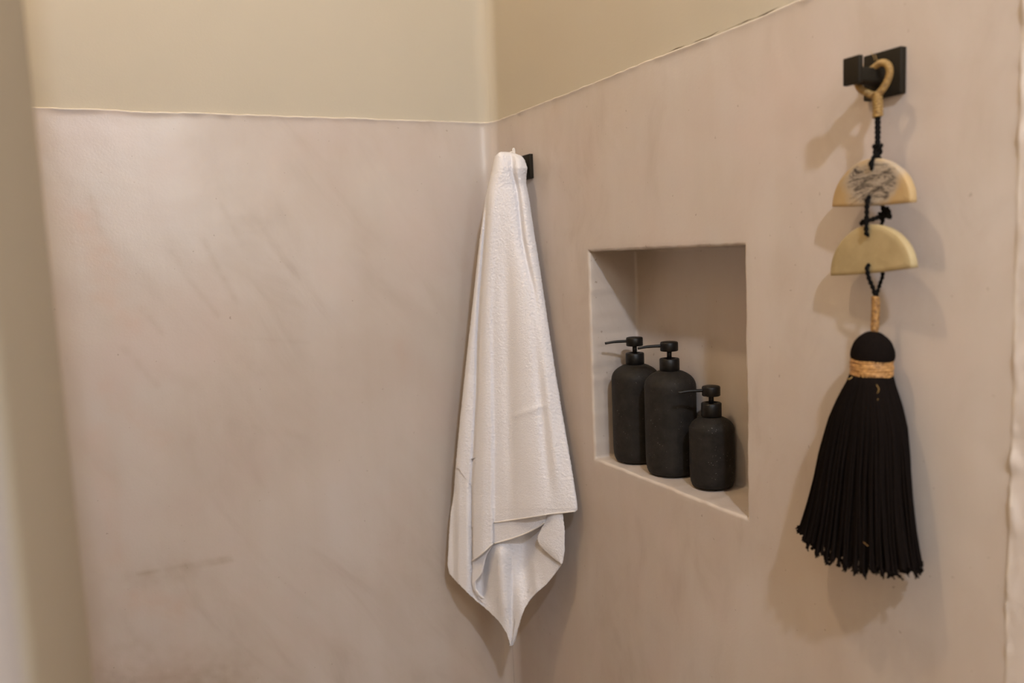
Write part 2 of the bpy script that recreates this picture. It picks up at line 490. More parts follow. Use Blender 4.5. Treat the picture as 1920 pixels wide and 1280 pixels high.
# ------------------------------------------------------------------ hooks
def hook(y, z, label):
    t = thing('wall_hook', label, 'hook', (0, y, z), 0, 'square black wall hooks')
    s = .0201
    obj('backplate', rbox(-.0068, .0012, -s, s, -s, s, .0012), M['black_metal'], t)
    obj('arm', rbox(-.042, -.0062, -.0088, .0088, -.0088, .0030, .0009), M['black_metal'], t)
    obj('upturned_end', rbox(-.0450, -.0398, -.0090, .0090, -.0107, .0130, .0011), M['black_metal'], t)
    return t
hook(-.8530, 1.5950, 'square black metal wall hook holding the tassel ornament')
hook(-.1376, 1.5930, 'square black metal wall hook mostly hidden behind the white towel')

# ------------------------------------------------------------------ dispensers
def dispenser(x, y, r, hs, hc, label, spout_ang, spout_len=.044, neck=.0138):
    """hs: shoulder start, hc: (collar bottom, collar top, head bottom, head top)"""
    t = thing('soap_dispenser', label, 'soap dispenser', (x, y, NZ0+.0007), 0, 'dark soap dispensers in the niche')
    bm = bmesh.new(); cb, ct, hb, ht = hc
    prof = [(0, .0015), (r*.80, .0015), (r*.84, 0), (r*.90, .0008), (r*.955, .0055), (r*.985, .012), (r*.998, .022), (r, .035)]
    prof += [(r, hs*.6)]
    kk = r/.036
    dome = [(1, .0235*kk), (.996, .0205*kk), (.980, .0175*kk), (.930, .0132*kk), (.845, .0092*kk), (.740, .0060*kk), (.62, .0034*kk), (.50, .0014*kk), (.36, .0002)]
    prof += [(p_.x*r, cb-p_.z) for p_ in spline([(a, 0, b) for a, b in dome], 32)]
    prof += [(neck*.8, cb+.004), (0, cb+.004)]
    lathe(bm, prof, seg=64); obj('bottle_body', bm, M['stone'], t)
    bm = bmesh.new(); e = .0009
    lathe(bm, [(0, cb), (neck-e, cb), (neck, cb+e), (neck, ct-e), (neck-e, ct), (neck*.62, ct), (neck*.58, ct-.0012), (0, ct-.0012)], seg=48)
    obj('collar', bm, M['pump'], t)
    bm = bmesh.new(); lathe(bm, [(0, ct-.002), (.0034, ct-.002), (.0034, hb+.003), (0, hb+.003)], seg=24)
    obj('pump_stem', bm, M['pump'], t)
    bm = bmesh.new(); hr = neck*.90; e = .0012
    lathe(bm, [(0, hb), (hr-e*.6, hb), (hr, hb+e*.6), (hr, ht-e*1.5), (hr-e*.7, ht-e*.35), (hr-e*2, ht), (0, ht+.0003)], seg=48)
    h = obj('pump_head', bm, M['pump'], t)
    bm = bmesh.new(); d = Vector((math.cos(spout_ang), math.sin(spout_ang), 0))
    z0 = hb+(ht-hb)*.56
    pts = [d*(hr*.7)+Vector((0, 0, z0)), d*(hr+.006)+Vector((0, 0, z0)), d*(hr+.016)+Vector((0, 0, z0-.0002)),
           d*(hr+.022)+Vector((0, 0, z0-.0007)), d*(spout_len)+Vector((0, 0, z0-.0020))]
    tube(bm, spline(pts, 20), lambda u: .0022-.0004*u, 12)
    obj('spout', bm, M['pump'], h)
    return t
A0 = math.radians(154)
dispenser(.0462, -.3738, .0358, .1200, (.1447, .1617, .1722, .1852), 'tall charcoal soap dispenser at the far end of the niche', A0)
dispenser(.0462, -.4588, .0360, .1200, (.1447, .1617, .1722, .1852), 'tall charcoal soap dispenser in the middle of the three', A0)
dispenser(.0505, -.5420, .0296, .0760, (.0925, .1107, .1200, .1330), 'short black soap dispenser at the near end of the niche', A0, .043, .0132)

# ------------------------------------------------------------------ tassel ornament
tx = -.0245
orn = thing('tassel_wall_hanging', 'long black tassel ornament with two clay half moons hanging from the hook', 'wall hanging', (0, -.8600, 1.5950))
O = Vector((0, -.8600, 1.5950))
def rel(x, y, z): return Vector((x, y, z)) - O
# wrapped loop over the hook's arm
ctl = [rel(tx, y_, z_) for y_, z_ in [(-.8634, 1.5745), (-.8700, 1.5790), (-.8745, 1.5855), (-.8762, 1.5910), (-.8748, 1.5965), (-.8705, 1.6000),
       (-.8655, 1.6006), (-.8610, 1.5990), (-.8540, 1.5974), (-.8440, 1.5970), (-.8420, 1.5930), (-.8420, 1.5880), (-.8455, 1.5828), (-.8520, 1.5785), (-.8575, 1.5755)]]
path = spline(ctl, 150, True); path.append(path[0].copy())
LR = lambda t: interp([(0, 1), (.36, 1), (.46, .75), (.52, .45), (.64, .45), (.72, .9), (1, 1)], t)
bm = bmesh.new(); tube(bm, path, lambda t: .0025*LR(t), 10, False); tube(bm, helix(path, lambda t: .0025*LR(t), .0016, 12), .0008, 6)
obj('wrapped_loop', bm, M['raffia'], orn)
bm = bmesh.new()
for sx, h in ((-.001, .0085), (.002, .006)):
    tube(bm, [rel(tx+sx, -.8615, 1.604), rel(tx+sx, -.8600, 1.608), rel(tx+sx*2, -.8580, 1.604+h)], .00025, 5)
obj('loose_raffia_end', bm, M['raffia'], orn)
bm = bmesh.new(); wp = [rel(tx, -.8632, 1.5755), rel(tx, -.8640, 1.566), rel(tx, -.8642, 1.5555)]
tube(bm, wp, .0036, 12); tube(bm, helix(wp, .0036, .0024, 14), .0012, 6)
obj('raffia_wrap', bm, M['raffia'], orn)

def cordpath(bm, pts, r=.0014, n=30):
    r *= 1.22
    p = spline(pts, n); tube(bm, p, r*.8, 8); tube(bm, helix(p, r*.55, r*5, 10), r*.62, 6)
    q2 = [a for a in p]; hp = helix(p, r*.55, r*5, 10)
    # second strand opposite the first
    tube(bm, [a*2-b for a, b in zip([closest(p, h) for h in hp], hp)], r*.62, 6)
def closest(path, h):
    best = None; bd = 1e9
    for a, b in zip(path, path[1:]):
        ab = b-a; t = max(0, min(1, (h-a).dot(ab)/max(1e-12, ab.length_squared))); c = a+ab*t
        dd = (c-h).length_squared
        if dd < bd: bd = dd; best = c
    return best
def knot(bm, c, s=.003):
    c = Vector(c)
    pts = [c+Vector((math.sin(3*a)*s*.5, (math.sin(a)+2*math.sin(2*a))*s*.42, (math.cos(a)-2*math.cos(2*a))*s*.42)) for a in [2*PI*k/36 for k in range(37)]]
    tube(bm, pts, s*.42, 8, False)
XF = -.0305      # just in front of the discs at their middle
bm = bmesh.new()
cordpath(bm, [rel(tx-.0012, -.8642, 1.557), rel(tx-.0015, -.8646, 1.542), rel(tx-.0015, -.8648, 1.5295)])
cordpath(bm, [rel(tx+.0012, -.8640, 1.557), rel(tx+.001, -.8644, 1.542), rel(tx, -.8650, 1.5295)])
knot(bm, rel(tx-.001, -.8652, 1.5275), .0037)
cordpath(bm, [rel(tx, -.8652, 1.527), rel(tx-.004, -.8640, 1.520), rel(XF-.0005, -.8630, 1.5150), rel(XF+.002, -.8626, 1.5108), rel(XF+.008, -.8626, 1.5104)], .0018)
cordpath(bm, [rel(tx, -.8650, 1.527), rel(tx+.001, -.8640, 1.5215), rel(tx+.006, -.8630, 1.517), rel(tx+.004, -.8626, 1.511)], .0016)
cordpath(bm, [rel(tx-.002, -.8655, 1.527), rel(tx-.0035, -.8668, 1.523), rel(tx-.004, -.8672, 1.5195)], .0011)
cordpath(bm, [rel(tx-.002, -.8658, 1.528), rel(tx-.003, -.8668, 1.531), rel(tx-.003, -.8672, 1.5322)], .0010)
obj('upper_cord', bm, M['cord'], orn)

def half_disc(name, w, h, th, m, cx, cy, cz, tilt, plan, marks=False):
    """flat-bottomed clay half moon, built upright in its own frame: X along the wall, Z up, Y depth"""
    bm = bmesh.new(); out = []
    n = 46
    for k in range(n+1):
        a = PI*k/n; c, s = math.cos(a), math.sin(a)
        out.append((math.copysign(abs(c)**1.10, c)*w/2, s**.97*h if s > 0 else 0))
    # round the two bottom corners slightly
    out = [(x, max(z, 0)) for x, z in out]
    nb = 24
    for k in range(1, nb):
        t = k/nb; x = -w/2+w*t; out.append((x, -.0012*math.sin(PI*t)))
    cenx, cenz = 0, h*.42
    prof = [(.972, -1.0), (.992, -.86), (1.0, -.55), (1.0, .55), (.992, .86), (.972, 1.0)]
    rings = []
    for sc, d in prof:
        ring = []
        for x, z in out:
            jx = .0007*noise.noise(Vector((x*60, z*60, d*.7+w*99)))
            ring.append(bm.verts.new((cenx+(x-cenx)*(sc+jx*10), d*th/2+jx*.4, cenz+(z-cenz)*(sc+jx*10))))
        rings.append(ring)
    m_ = len(out)
    for a, b in zip(rings, rings[1:]):
        for k in range(m_): bm.faces.new((a[k], a[(k+1) % m_], b[(k+1) % m_], b[k]))
    for ring, flip in ((rings[0], True), (rings[-1], False)):
        prev = ring; d = ring[0].co.y
        for s in (.8, .5, .2):
            new = [bm.verts.new((cenx+(v.co.x-cenx)*s/ .972, d+(.0004 if flip else -.0004)*noise.noise(Vector((v.co.x*40, v.co.z*40, s*3))), cenz+(v.co.z-cenz)*s/.972)) for v in ring]
            for k in range(m_): bm.faces.new((prev[k], prev[(k+1) % m_], new[(k+1) % m_], new[k]))
            prev = new
        bm.faces.new(prev)
    o = obj(name, bm, m, orn)
    # local +X -> towards the room side (-y world), local -Y -> into the room (-x world)
    o.rotation_euler = (0, 0, 0)
    base = Matrix(((0, 1, 0), (-1, 0, 0), (0, 0, 1)))        # columns: X->( 0,-1,0), Y->(1,0,0)
    rot = Matrix.Rotation(plan, 3, 'Z') @ base @ Matrix.Rotation(tilt, 3, 'Y')
    o.matrix_local = Matrix.Translation(Vector((cx, cy, cz))-O) @ rot.to_4x4()
    return o
# plan rotation: the far end stands further off the wall
PL = math.radians(-7.5)
d1 = half_disc('painted_clay_half_moon', .0965, .0405, .0075, M['clay_painted'], -.0250, -.8590, 1.4795, math.radians(1.6), PL)
d1['label'] = 'upper clay half moon with pale glaze and dark brush scratches'
d2 = half_disc('clay_half_moon', .1010, .0425, .0075, M['clay'], -.0250, -.8590, 1.4195, math.radians(-4.6), PL)
# dark brush marks on the upper half moon (thin raised ink strokes on its face)
bm = bmesh.new()
def stroke(pts, w):
    p = spline([(x, -.00395, z) for x, z in pts], 24)
    tube(bm, p, lambda t: w*(.25+.75*math.sin(PI*min(1, t*1.1+.05)))*(.8+.5*noise.noise(Vector((t*9, w*999, pts[0][0]*50)))), 5)
stroke([(-.019, .0335), (-.0165, .0300), (-.0150, .0275)], .0011)
stroke([(-.0185, .0325), (-.0205, .0290), (-.0200, .0255)], .0007)
stroke([(-.0170, .0300), (-.0130, .0285), (-.0100, .0290)], .0006)
stroke([(-.0150, .0350), (-.0165, .0320), (-.0130, .0300)], .0006)
stroke([(.0150, .0325), (.0190, .0318), (.0225, .0290), (.0245, .0250)], .0007)
rs = random.Random(4)
for k in range(26):
    zc = lerp(.0050, .0230, rs.random()); half = lerp(.006, .016, rs.random())
    xc = lerp(-.016, .010, rs.random()); sl = -.12+rs.uniform(-.15, .15)
    pts = []
    for j in range(5):
        t = j/4-.5; pts.append((xc+2*half*t, zc-2*half*t*sl+ (.0018 if t > 0 else -.0022)*abs(t)*2+rs.uniform(-.0004, .0004)))
    stroke(pts, rs.choice((.00012, .00018, .0003, .00022)))
for v in bm.verts: v.co.y = -.00375+(v.co.y+.00395)*.25
o = obj('brush_marks', bm, M['ink'], d1)

bm = bmesh.new()
# between the discs: one strand in front, knot behind
cordpath(bm, [rel(XF+.006, -.8596, 1.4858), rel(XF-.0008, -.8598, 1.4848), rel(XF-.0012, -.8592, 1.4700), rel(XF-.0010, -.8586, 1.4560), rel(XF+.0005, -.8583, 1.4530), rel(XF+.008, -.8583, 1.4528)], .0016)
cordpath(bm, [rel(XF+.008, -.8596, 1.4850), rel(tx+.006, -.8620, 1.4810), rel(tx+.007, -.8680, 1.4735)], .0013)
knot(bm, rel(tx+.004, -.8690, 1.4735), .0028)
knot(bm, rel(tx+.003, -.8665, 1.4695), .0026)
cordpath(bm, [rel(tx+.004, -.869, 1.473), rel(tx+.001, -.8735, 1.4750), rel(tx, -.8770, 1.4705), rel(tx, -.8770, 1.4660)], .0016)
cordpath(bm, [rel(tx+.004, -.869, 1.471), rel(tx+.001, -.8720, 1.4700), rel(tx, -.8735, 1.4670)], .0012)
cordpath(bm, [rel(tx+.004, -.868, 1.470), rel(tx-.004, -.8620, 1.4655), rel(tx-.005, -.8540, 1.4660), rel(tx-.004, -.8500, 1.4620)], .0012)
cordpath(bm, [rel(tx+.004, -.868, 1.470), rel(tx-.001, -.8600, 1.4672), rel(tx-.003, -.8520, 1.4635), rel(tx-.004, -.8490, 1.4640)], .0011)
cordpath(bm, [rel(tx+.004, -.868, 1.470), rel(tx+.006, -.8640, 1.462), rel(tx+.005, -.8590, 1.453)], .0013)
obj('middle_cord', bm, M['cord'], orn)
bm = bmesh.new()
cordpath(bm, [rel(XF+.006, -.8598, 1.4258), rel(XF-.0010, -.8598, 1.4250), rel(XF, -.8605, 1.4150), rel(tx-.002, -.8625, 1.4040), rel(tx, -.8630, 1.3960)], .0015)
cordpath(bm, [rel(XF+.009, -.8600, 1.4250), rel(tx+.006, -.8655, 1.4180), rel(tx+.003, -.8650, 1.4080), rel(tx, -.8634, 1.3960)], .0013)
obj('lower_cord', bm, M['cord'], orn)
bm = bmesh.new(); wp = spline([rel(tx, -.8630, 1.3975), rel(tx, -.8634, 1.388), rel(tx, -.8628, 1.376), rel(tx, -.8620, 1.3640)], 24)
tube(bm, wp, .0030, 12); tube(bm, helix(wp, lambda t: .0031-.0008*max(0, t-.85)/.15, .0014, 12), .00075, 6)
obj('wrapped_stem', bm, M['stem'], orn)
# head: ball of yarn
hc = rel(tx-.001, -.8610, 1.3490)
bm = bmesh.new()
prof = [(0, .0170), (.0040, .0166), (.0085, .0146), (.0130, .0110), (.0168, .0062), (.0190, .0005), (.0197, -.0050), (.0190, -.0090), (.0180, -.0110), (0, -.0110)]
sm = spline([(r, 0, z) for r, z in prof[:-1]], 36)
lathe(bm, [(max(0, p.x), p.z+hc.z) for p in sm]+[(0, hc.z-.011)], hc.x, hc.y, 72, .88)
for v in bm.verts:
    a = math.atan2(v.co.y-hc.y, v.co.x-hc.x); k = 1+.022*math.sin(a*36+3*math.sin(v.co.z*120))
    v.co.x = hc.x+(v.co.x-hc.x)*k; v.co.y = hc.y+(v.co.y-hc.y)*k
obj('tassel_head', bm, M['yarn'], orn)
# band
bm = bmesh.new()
bz0, bz1 = 1.3255, 1.3405
lathe(bm, [(0, bz1-O.z), (.0186, bz1-O.z), (.0186, bz0-O.z), (0, bz0-O.z)], tx-.001, -.8602-O.y, 48, .88)
for k in range(15):
    zc = bz0+(bz1-bz0)*(k+.5)/15-O.z; pts = []
    sl = random.uniform(-.0011, .0011); ph = random.uniform(0, 6)
    for j in range(61):
        a = 2*PI*j/60
        rr = .0188+.00035*math.sin(3*a+ph)+.0002*math.sin(11*a+ph)
        pts.append(Vector((tx-.001+rr*.88*math.cos(a), -.8602-O.y+rr*math.sin(a), zc+sl*math.sin(a+ph)+.0003*math.sin(5*a+k))))
    tube(bm, pts, .00068, 6, False)
obj('raffia_band', bm, M['twine'], orn)
# fringe of cotton yarns
def fringe():
    bm = bmesh.new(); rg = random.Random(11)
    def hw(t): return interp([(0, .0178), (.06, .0215), (.14, .0285), (.28, .0375), (.45, .0440), (.65, .0500), (.85, .0570), (1, .0640)], t)
    def cyf(t): return lerp(-.8600, -.8478, t**1.15)
    def cxf(t): return lerp(tx-.001, -.0300, min(1, t*2))
    def hx(t): return interp([(0, .0155), (.2, .0215), (1, .0255)], t)
    L = .1765; top = 1.3270
    yarns = []
    for ring, cnt in ((1.0, 140), (.88, 100), (.68, 64), (.42, 34), (.18, 16)):
        for k in range(cnt):
            yarns.append((2*PI*(k+rg.random()*.7)/cnt, ring*rg.uniform(.95, 1.03)))
    for a, ring in yarns:
        ph = rg.uniform(0, 6); amp = rg.uniform(.0003, .0012); pts = []; da = rg.uniform(-.10, .10)
        ln = L*rg.uniform(.975, 1.02)
        stray = rg.random() < .06
        sa = rg.uniform(.002, .005) if stray else 0
        for i in range(19):
            t = i/18
            aa = a+da*t
            ly = hw(t)*ring*math.sin(aa); lx = hx(t)*ring*math.cos(aa)
            wob = amp*math.sin(ph+t*9)*t
            px = cxf(t)+lx+wob; py = cyf(t)+ly+wob*1.2+sa*math.sin(PI*t)*(1 if math.sin(a) > 0 else -1)*t
            z = top - t*math.sqrt(max(.01, ln*ln-(hw(1)*ring*math.sin(aa))**2*.95-(hx(1)*ring*math.cos(aa))**2*.5))
            pts.append(Vector((min(px, -.0022), py, z))-O)
        kink = Vector((rg.uniform(-.002, .001), rg.uniform(-.003, .003)+.0012*math.sin(a), -rg.uniform(.001, .003)))
        pts.append(pts[-1]+kink)
        tube(bm, pts, lambda t: .00118*(1 if t < .93 else (1.15 if t < .97 else 1.55)), 5)
        if rg.random() < .75:       # frayed tip
            e = pts[-1]
            for q_ in range(2):
                tube(bm, [e, e+Vector((rg.uniform(-.0015, .0015), rg.uniform(-.0028, .0028), -rg.uniform(.0003, .003)))], .0007, 4)
    # dense inner yarns
    rings = []
    core = []
    for i in range(14):
        t = i/13*.93; ring = []
        for k in range(40):
            a = 2*PI*k/40; rr = .80+.03*math.sin(k*7)
            z = top - t*math.sqrt(L*L-(hw(1)*rr*math.sin(a))**2)
            ring.append(bm.verts.new(Vector((cxf(t)+hx(t)*rr*math.cos(a), cyf(t)+hw(t)*rr*math.sin(a), z))-O))
        rings.append(ring)
    for a_, b_ in zip(rings, rings[1:]):
        for k in range(40): bm.faces.new((a_[k], a_[(k+1) % 40], b_[(k+1) % 40], b_[k]))
    bm.faces.new(rings[0]); bm.faces.new(rings[-1])
    o = obj('yarn_fringe', bm, M['yarn'], orn); o['kind'] = 'stuff'
    bm = bmesh.new()
    xs = tx-.001-.0190
    tube(bm, spline([rel(-.0352, -.8722, 1.3250), rel(-.0372, -.8752, 1.3205), rel(-.0384, -.8790, 1.3165), rel(-.0388, -.8776, 1.3120), rel(-.0402, -.8795, 1.3070)], 20), .00036, 5)
    obj('loose_raffia_thread', bm, M['raffia'], orn); bm = bmesh.new()
    tube(bm, spline([rel(xs-.0008, -.8560, 1.3255), rel(xs-.0030, -.8545, 1.3235), rel(xs-.0030, -.8520, 1.3240)], 8), .0005, 5)
    obj('loose_raffia_thread', bm, M['raffia'], orn); bm = bmesh.new()
    tube(bm, spline([rel(-.0570, -.8790, 1.1800), rel(-.0575, -.8815, 1.1795), rel(-.0570, -.8840, 1.1780)], 8), .00022, 5)
    obj('pale_lint_thread', bm, M['stem'], orn)
fringe()

# ------------------------------------------------------------------ towel
# outline of the hanging towel as traced in the photo, laid on a real surface that drapes
# from the hook across the corner, its right edge resting near the right wall
LEFT = [(284, 936), (286, 931), (292, 928), (300, 926), (320, 922), (370, 910), (450, 899), (560, 887), (680, 873.5), (790, 862), (870, 854.5), (927, 850.5),
        (965, 844.5), (1000, 842), (1040, 840), (1060, 839), (1076, 843), (1090, 855), (1105, 870), (1127, 894), (1146, 917), (1166, 937), (1187, 950), (1202, 955), (1210, 957.5)]
RIGHT = [(284, 952), (287, 968), (292, 978), (300, 984), (315, 989), (330, 987), (345, 987), (370, 992), (450, 1004), (500, 1012), (600, 1027), (700, 1042), (800, 1059),
         (870, 1071), (940, 1082), (953, 1083), (962, 1081)]
RIGHTB = [(840, 1050), (963, 1054.5), (994, 1058), (1033, 1058), (1050, 1055), (1058, 1053), (1075, 1041), (1095, 1025), (1110, 1007), (1125, 993), (1140, 984),
          (1158, 977), (1180, 970), (1201, 964), (1210, 960.5)]
def hit_plane(u, v, ax, val):
    d = ray(u, v); t = (val-CAM[ax])/d[ax]; return CAM+d*t
def row_ends(v):
    uL = interp(LEFT, min(v, 1060)); uR = interp(RIGHT, min(v, 955))
    PR = hit_plane(uR, v, 0, -.014)
    PLf = hit_plane(uL, v, 1, interp([(284, -.140), (400, -.128), (700, -.085), (1000, -.062), (1210, -.062)], v))
    return PLf, PR
def on_towel(u, v, b):
    """point of the drape on the sight line (u,v), b metres in front of the base surface"""
    A, B = row_ends(v); d = ray(u, v)
    ex, ey = B.x-A.x, B.y-A.y
    det = d.x*(-ey)+d.y*ex
    t = ((A.x-CAM.x)*(-ey)+(A.y-CAM.y)*ex)/det
    return CAM+d*(t-b/d.length)
def gauss(x, w): return math.exp(-(x/w)**2)
VALL = [(284, 940), (320, 916), (440, 908), (560, 899), (635, 895), (740, 893), (915, 884), (1033, 883), (1060, 884)]
RIDG = [(284, 935), (400, 930), (600, 922), (820, 925), (1060, 925)]
CRS = [(284, 957), (300, 960), (324, 961), (361, 970), (447, 979), (492, 988), (541, 1000), (640, 1018), (800, 1040)]
def b_main(u, v, s):
    """how far the front layer stands off the base: rounded sides, folds"""
    T = interp([(284, .030), (330, .034), (450, .030), (700, .024), (960, .016), (1060, .016)], v)
    e = 2*s-1
    b = T*(1-abs(e)**3.2)**.5 if abs(e) < 1 else 0
    vl = interp(VALL, v); rd = interp(RIDG, v); cr_ = interp(CRS, v)
    k = sstep(300, 420, v)
    b -= .0065*k*(1-sstep(vl-2, vl+4, u))*sstep(.02, .12, s)
    b -= .0120*k*(gauss(u-vl+2, 8)*.35+gauss(u-vl+.5, 3)*.65)     # deep crease left of the middle panel
    b += .0050*k*gauss(u-(vl+rd)/2-1, 11)                  # rounded middle pleat
    f = sstep(420, 860, v)
    b -= .0075*f*sstep(rd-5, rd+3, u)*(1-sstep(rd+3, rd+50, u)*.85)  # front panel tucks behind the pleat
    b += .0085*sstep(380, 700, v)*gauss(u-lerp(975, 1003, (v-400)/500), 30)
    b -= .0070*sstep(400, 560, v)*(1-sstep(840, 940, v)*.5)*gauss(u-lerp(948, 958, (v-400)/500), 12)
    g = (1-sstep(430, 640, v))
    b -= (.0090*gauss(u-cr_, 4.5)+.005*gauss(u-cr_+5, 9))*g*sstep(280, 296, v)
    b += .0045*g*gauss(u-cr_-12, 8)
    b += .0055*sstep(540, 760, v)*(1-sstep(850, 960, v))*gauss(u-lerp(1014, 1045, (v-600)/300), 10)
    b -= .0045*sstep(540, 760, v)*(1-sstep(850, 960, v))*gauss(u-lerp(1000, 1028, (v-600)/300), 8)
    # shallow diagonal drag lines
    b += .0016*nz(u*.012, v*.0035+u*.002, 0, 1.6, 3)
    b += .0022*gauss(v-lerp(780, 755, (u-960)/80), 7)*sstep(955, 975, u)*(1-sstep(1020, 1035, u))
    return b
def terry(p, amp=.0007):
    a = amp*(nz(p.x, p.y, p.z*1.5, 340, 1)+.7*nz(p.x, p.y, p.z*1.5, 190, 5))
    return a
def towel():
    bm = bmesh.new()
    def sheet(cols, nrow, vt, vb, bf, side=(True, True), upos=None, common=None):
        """cols: list of s; vt/vb: top and bottom v per column; upos(s,v)->u; bf(u,v,s)->b"""
        g = []; cl = []
        for s in cols:
            line = []
            a, b_ = vt(s), vb(s); clamped = []
            for j in range(nrow+1):
                v = lerp(a, common if common else b_, j/nrow)
                clamped.append(v >= b_)
                v = min(v, b_); u = upos(s, v)
                p = on_towel(u, v, bf(u, v, s))
                tr = terry(p)
                d = (CAM-p).normalized()
                p = p+d*tr+RT*tr*.8+Vector((0, 0, tr*.5))
                line.append(bm.verts.new(p))
            g.append(line); cl.append(clamped)
        # turn the side edges back behind the front, so that the cloth has a rounded side
        g0, g1 = g[0], g[-1]
        for flag, line, sgn, first in ((side[0], g[0], 1, True), (side[1], g[-1], -1, False)):
            if not flag: continue
            add = []; wfs = []
            for q_ in range(1, 4):
                new = []
                for v_ in line:
                    d = (v_.co-CAM); d.z = 0; d.normalize()
                    lat = Vector((d.y, -d.x, 0))*sgn
                    wf = min(1, (g0[line.index(v_)].co-g1[line.index(v_)].co).length/.06) if q_ == 1 else wfs[line.index(v_)]
                    if q_ == 1: wfs.append(wf)
                    pp = v_.co+(d*(.0055*q_)+lat*(.0012*q_*q_))*wf
                    pp.x = min(pp.x, -.0035); pp.y = min(pp.y, -.0035)
                    new.append(bm.verts.new(pp))
                add.append(new)
            g = (add[::-1]+g) if first else (g+add)
            cl = ([cl[0]]*3+cl) if first else (cl+[cl[-1]]*3)
        for a, b_, ca, cb_ in zip(g, g[1:], cl, cl[1:]):
            for j in range(nrow):
                if common and (ca[j] or cb_[j]): continue
                bm.faces.new((a[j], a[j+1], b_[j+1], b_[j]))
    # --- front layer
    def u_front(s, v):
        return lerp(interp(LEFT, min(v, 1060)), interp(RIGHT, v), s)
    # column bottoms measured in u near the hem
    HEM = [(848, 877), (855, 878), (868, 895), (883.5, 911), (884.5, 1052), (898, 1043), (912, 1031), (924.5, 1019), (926, 980), (956, 976), (995, 970), (1034, 963.5), (1079, 959), (1084, 955)]
    def vb_front(s):
        v = 900
        for _ in range(12):
            uu = u_front2(s, v); v = .5*v+.5*interp(HEM, uu)
        return interp(HEM, u_front2(s, 950))
    # below v=880 columns follow fixed u so the hem steps stay put
    def u_front2(s, v):
        if v <= 860: return u_front(s, v)
        a = u_front(s, 860); L0, R0 = interp(LEFT, 860), interp(RIGHT, 860)
        R1 = interp(RIGHT, min(v, 955))
        key = [(L0, L0-(v-860)*.06), (893, interp([(860, 887.5), (915, 884.5), (1060, 884.5)], v)), (926, 925.5), (R0, R1)]
        return interp(key, a)
    cols = [i/150 for i in range(151)]
    sheet(cols, 560, lambda s: 284.5+9*abs(2*s-1)**6, vb_front, b_main, (True, True), u_front2, 1056)
    # --- second front layer showing under the hem of the first
    HEM2 = [(900, 1038), (925, 1019.5), (956, 1011.5), (980, 1003), (995, 996), (1010, 988), (1022, 979), (1030, 966), (1040, 950)]
    sheet([i/60 for i in range(61)], 80, lambda s: 900, lambda s: interp(HEM2, 915+s*115),
          lambda u, v, s: interp([(915, .0075), (940, .0065), (1000, .0065), (1030, .005)], u)-.001*sstep(940, 1000, v), (False, False), lambda s, v: 915+s*115)
    # --- back layer with the hanging corner
    def u_back(s, v): return lerp(interp(LEFT, v), interp(RIGHTB, v), s)
    def b_back(u, v, s):
        b = -.006
        b += .012*sstep(848, 862, u)*(1-sstep(874, 888, u))                  # left roll
        lo = sstep(1000, 1060, v)
        b -= .022*gauss(u-903, 11)*lo*(1-sstep(1110, 1140, v))               # hollow under the pleat
        b += .018*gauss(u-935-(v-1000)*.06, 14)*sstep(1000, 1045, v)*(1-sstep(1120, 1205, v)*.8)   # hanging pipe fold
        b -= .0050*gauss(u-960, 4.5)*sstep(1020, 1080, v)
        b -= .024*gauss(u-984, 21)*sstep(950, 990, v)*(1-sstep(1060, 1150, v))
        b += .006*gauss(u-975, 9)*sstep(1060, 1110, v)*(1-sstep(1150, 1195, v))
        b += .006*gauss(u-1000-(v-1060)*.1, 9)*sstep(1030, 1070, v)*(1-sstep(1100, 1130, v))
        b += .006*sstep(1150, 1210, v)
        b += .004*sstep(1030, 1056, u)*(1-sstep(1050, 1090, v))
        b += .0012*nz(u*.01, v*.004, 0, 1.7, 8)
        return b
    sheet([i/120 for i in range(121)], 240, lambda s: 862, lambda s: 1211 - 2*abs(2*s-1), b_back, (True, True), u_back)
    # --- turned-back flap on the right
    FL = [(950, 1030), (963, 1027), (975, 1024), (990, 1015), (1005, 1008), (1013, 1007), (1022, 1012), (1032, 1021), (1045, 1036), (1056, 1050)]
    def u_flap(s, v): return lerp(interp(FL, v), interp(RIGHTB, v)+.8, s)
    sheet([i/30 for i in range(31)], 70, lambda s: 940, lambda s: 1056.5, lambda u, v, s: .004+.007*math.sin(PI*min(1, .15+s*.85))*(1-sstep(1020, 1058, v)*.6), (False, True), u_flap)
    # --- curled edge left of the pipe fold
    CL = [(1020, 886), (1052, 885), (1062, 886.5), (1075, 885), (1090, 884.5), (1105, 887), (1115, 893), (1124, 903)]
    CRt = [(1020, 924), (1040, 912), (1050, 908), (1062, 906), (1075, 903), (1083, 897), (1090, 890), (1105, 891), (1115, 899), (1124, 908)]
    sheet([i/14 for i in range(15)], 60, lambda s: 1010, lambda s: 1123, lambda u, v, s: .0035+.003*s, (False, False), lambda s, v: lerp(interp(CL, v), interp(CRt, v), s))
    bmesh.ops.delete(bm, geom=[v for v in bm.verts if not v.link_faces], context='VERTS')
    o = obj('towel_cloth', bm, M['towel'], tw, recalc=False)
    md = o.modifiers.new('thickness', 'SOLIDIFY'); md.thickness = .0030; md.offset = -1
    # stitched hems
    def hem(pts, bf, name='hem', r=.0011):
        hb = bmesh.new(); P = []
        for (ua, va), (ub, vb_) in zip(pts, pts[1:]):
            for j in range(6):
                u, v = lerp(ua, ub, j/6), lerp(va, vb_, j/6); P.append(on_towel(u, v, bf(u, v)))
        u, v = pts[-1]; P.append(on_towel(u, v, bf(u, v)))
        hp = helix(P, r*.5, .0032, 8)
        tube(hb, P, r, 8); tube(hb, hp, r*.75, 6)
        return obj(name, hb, M['hem'], tw)
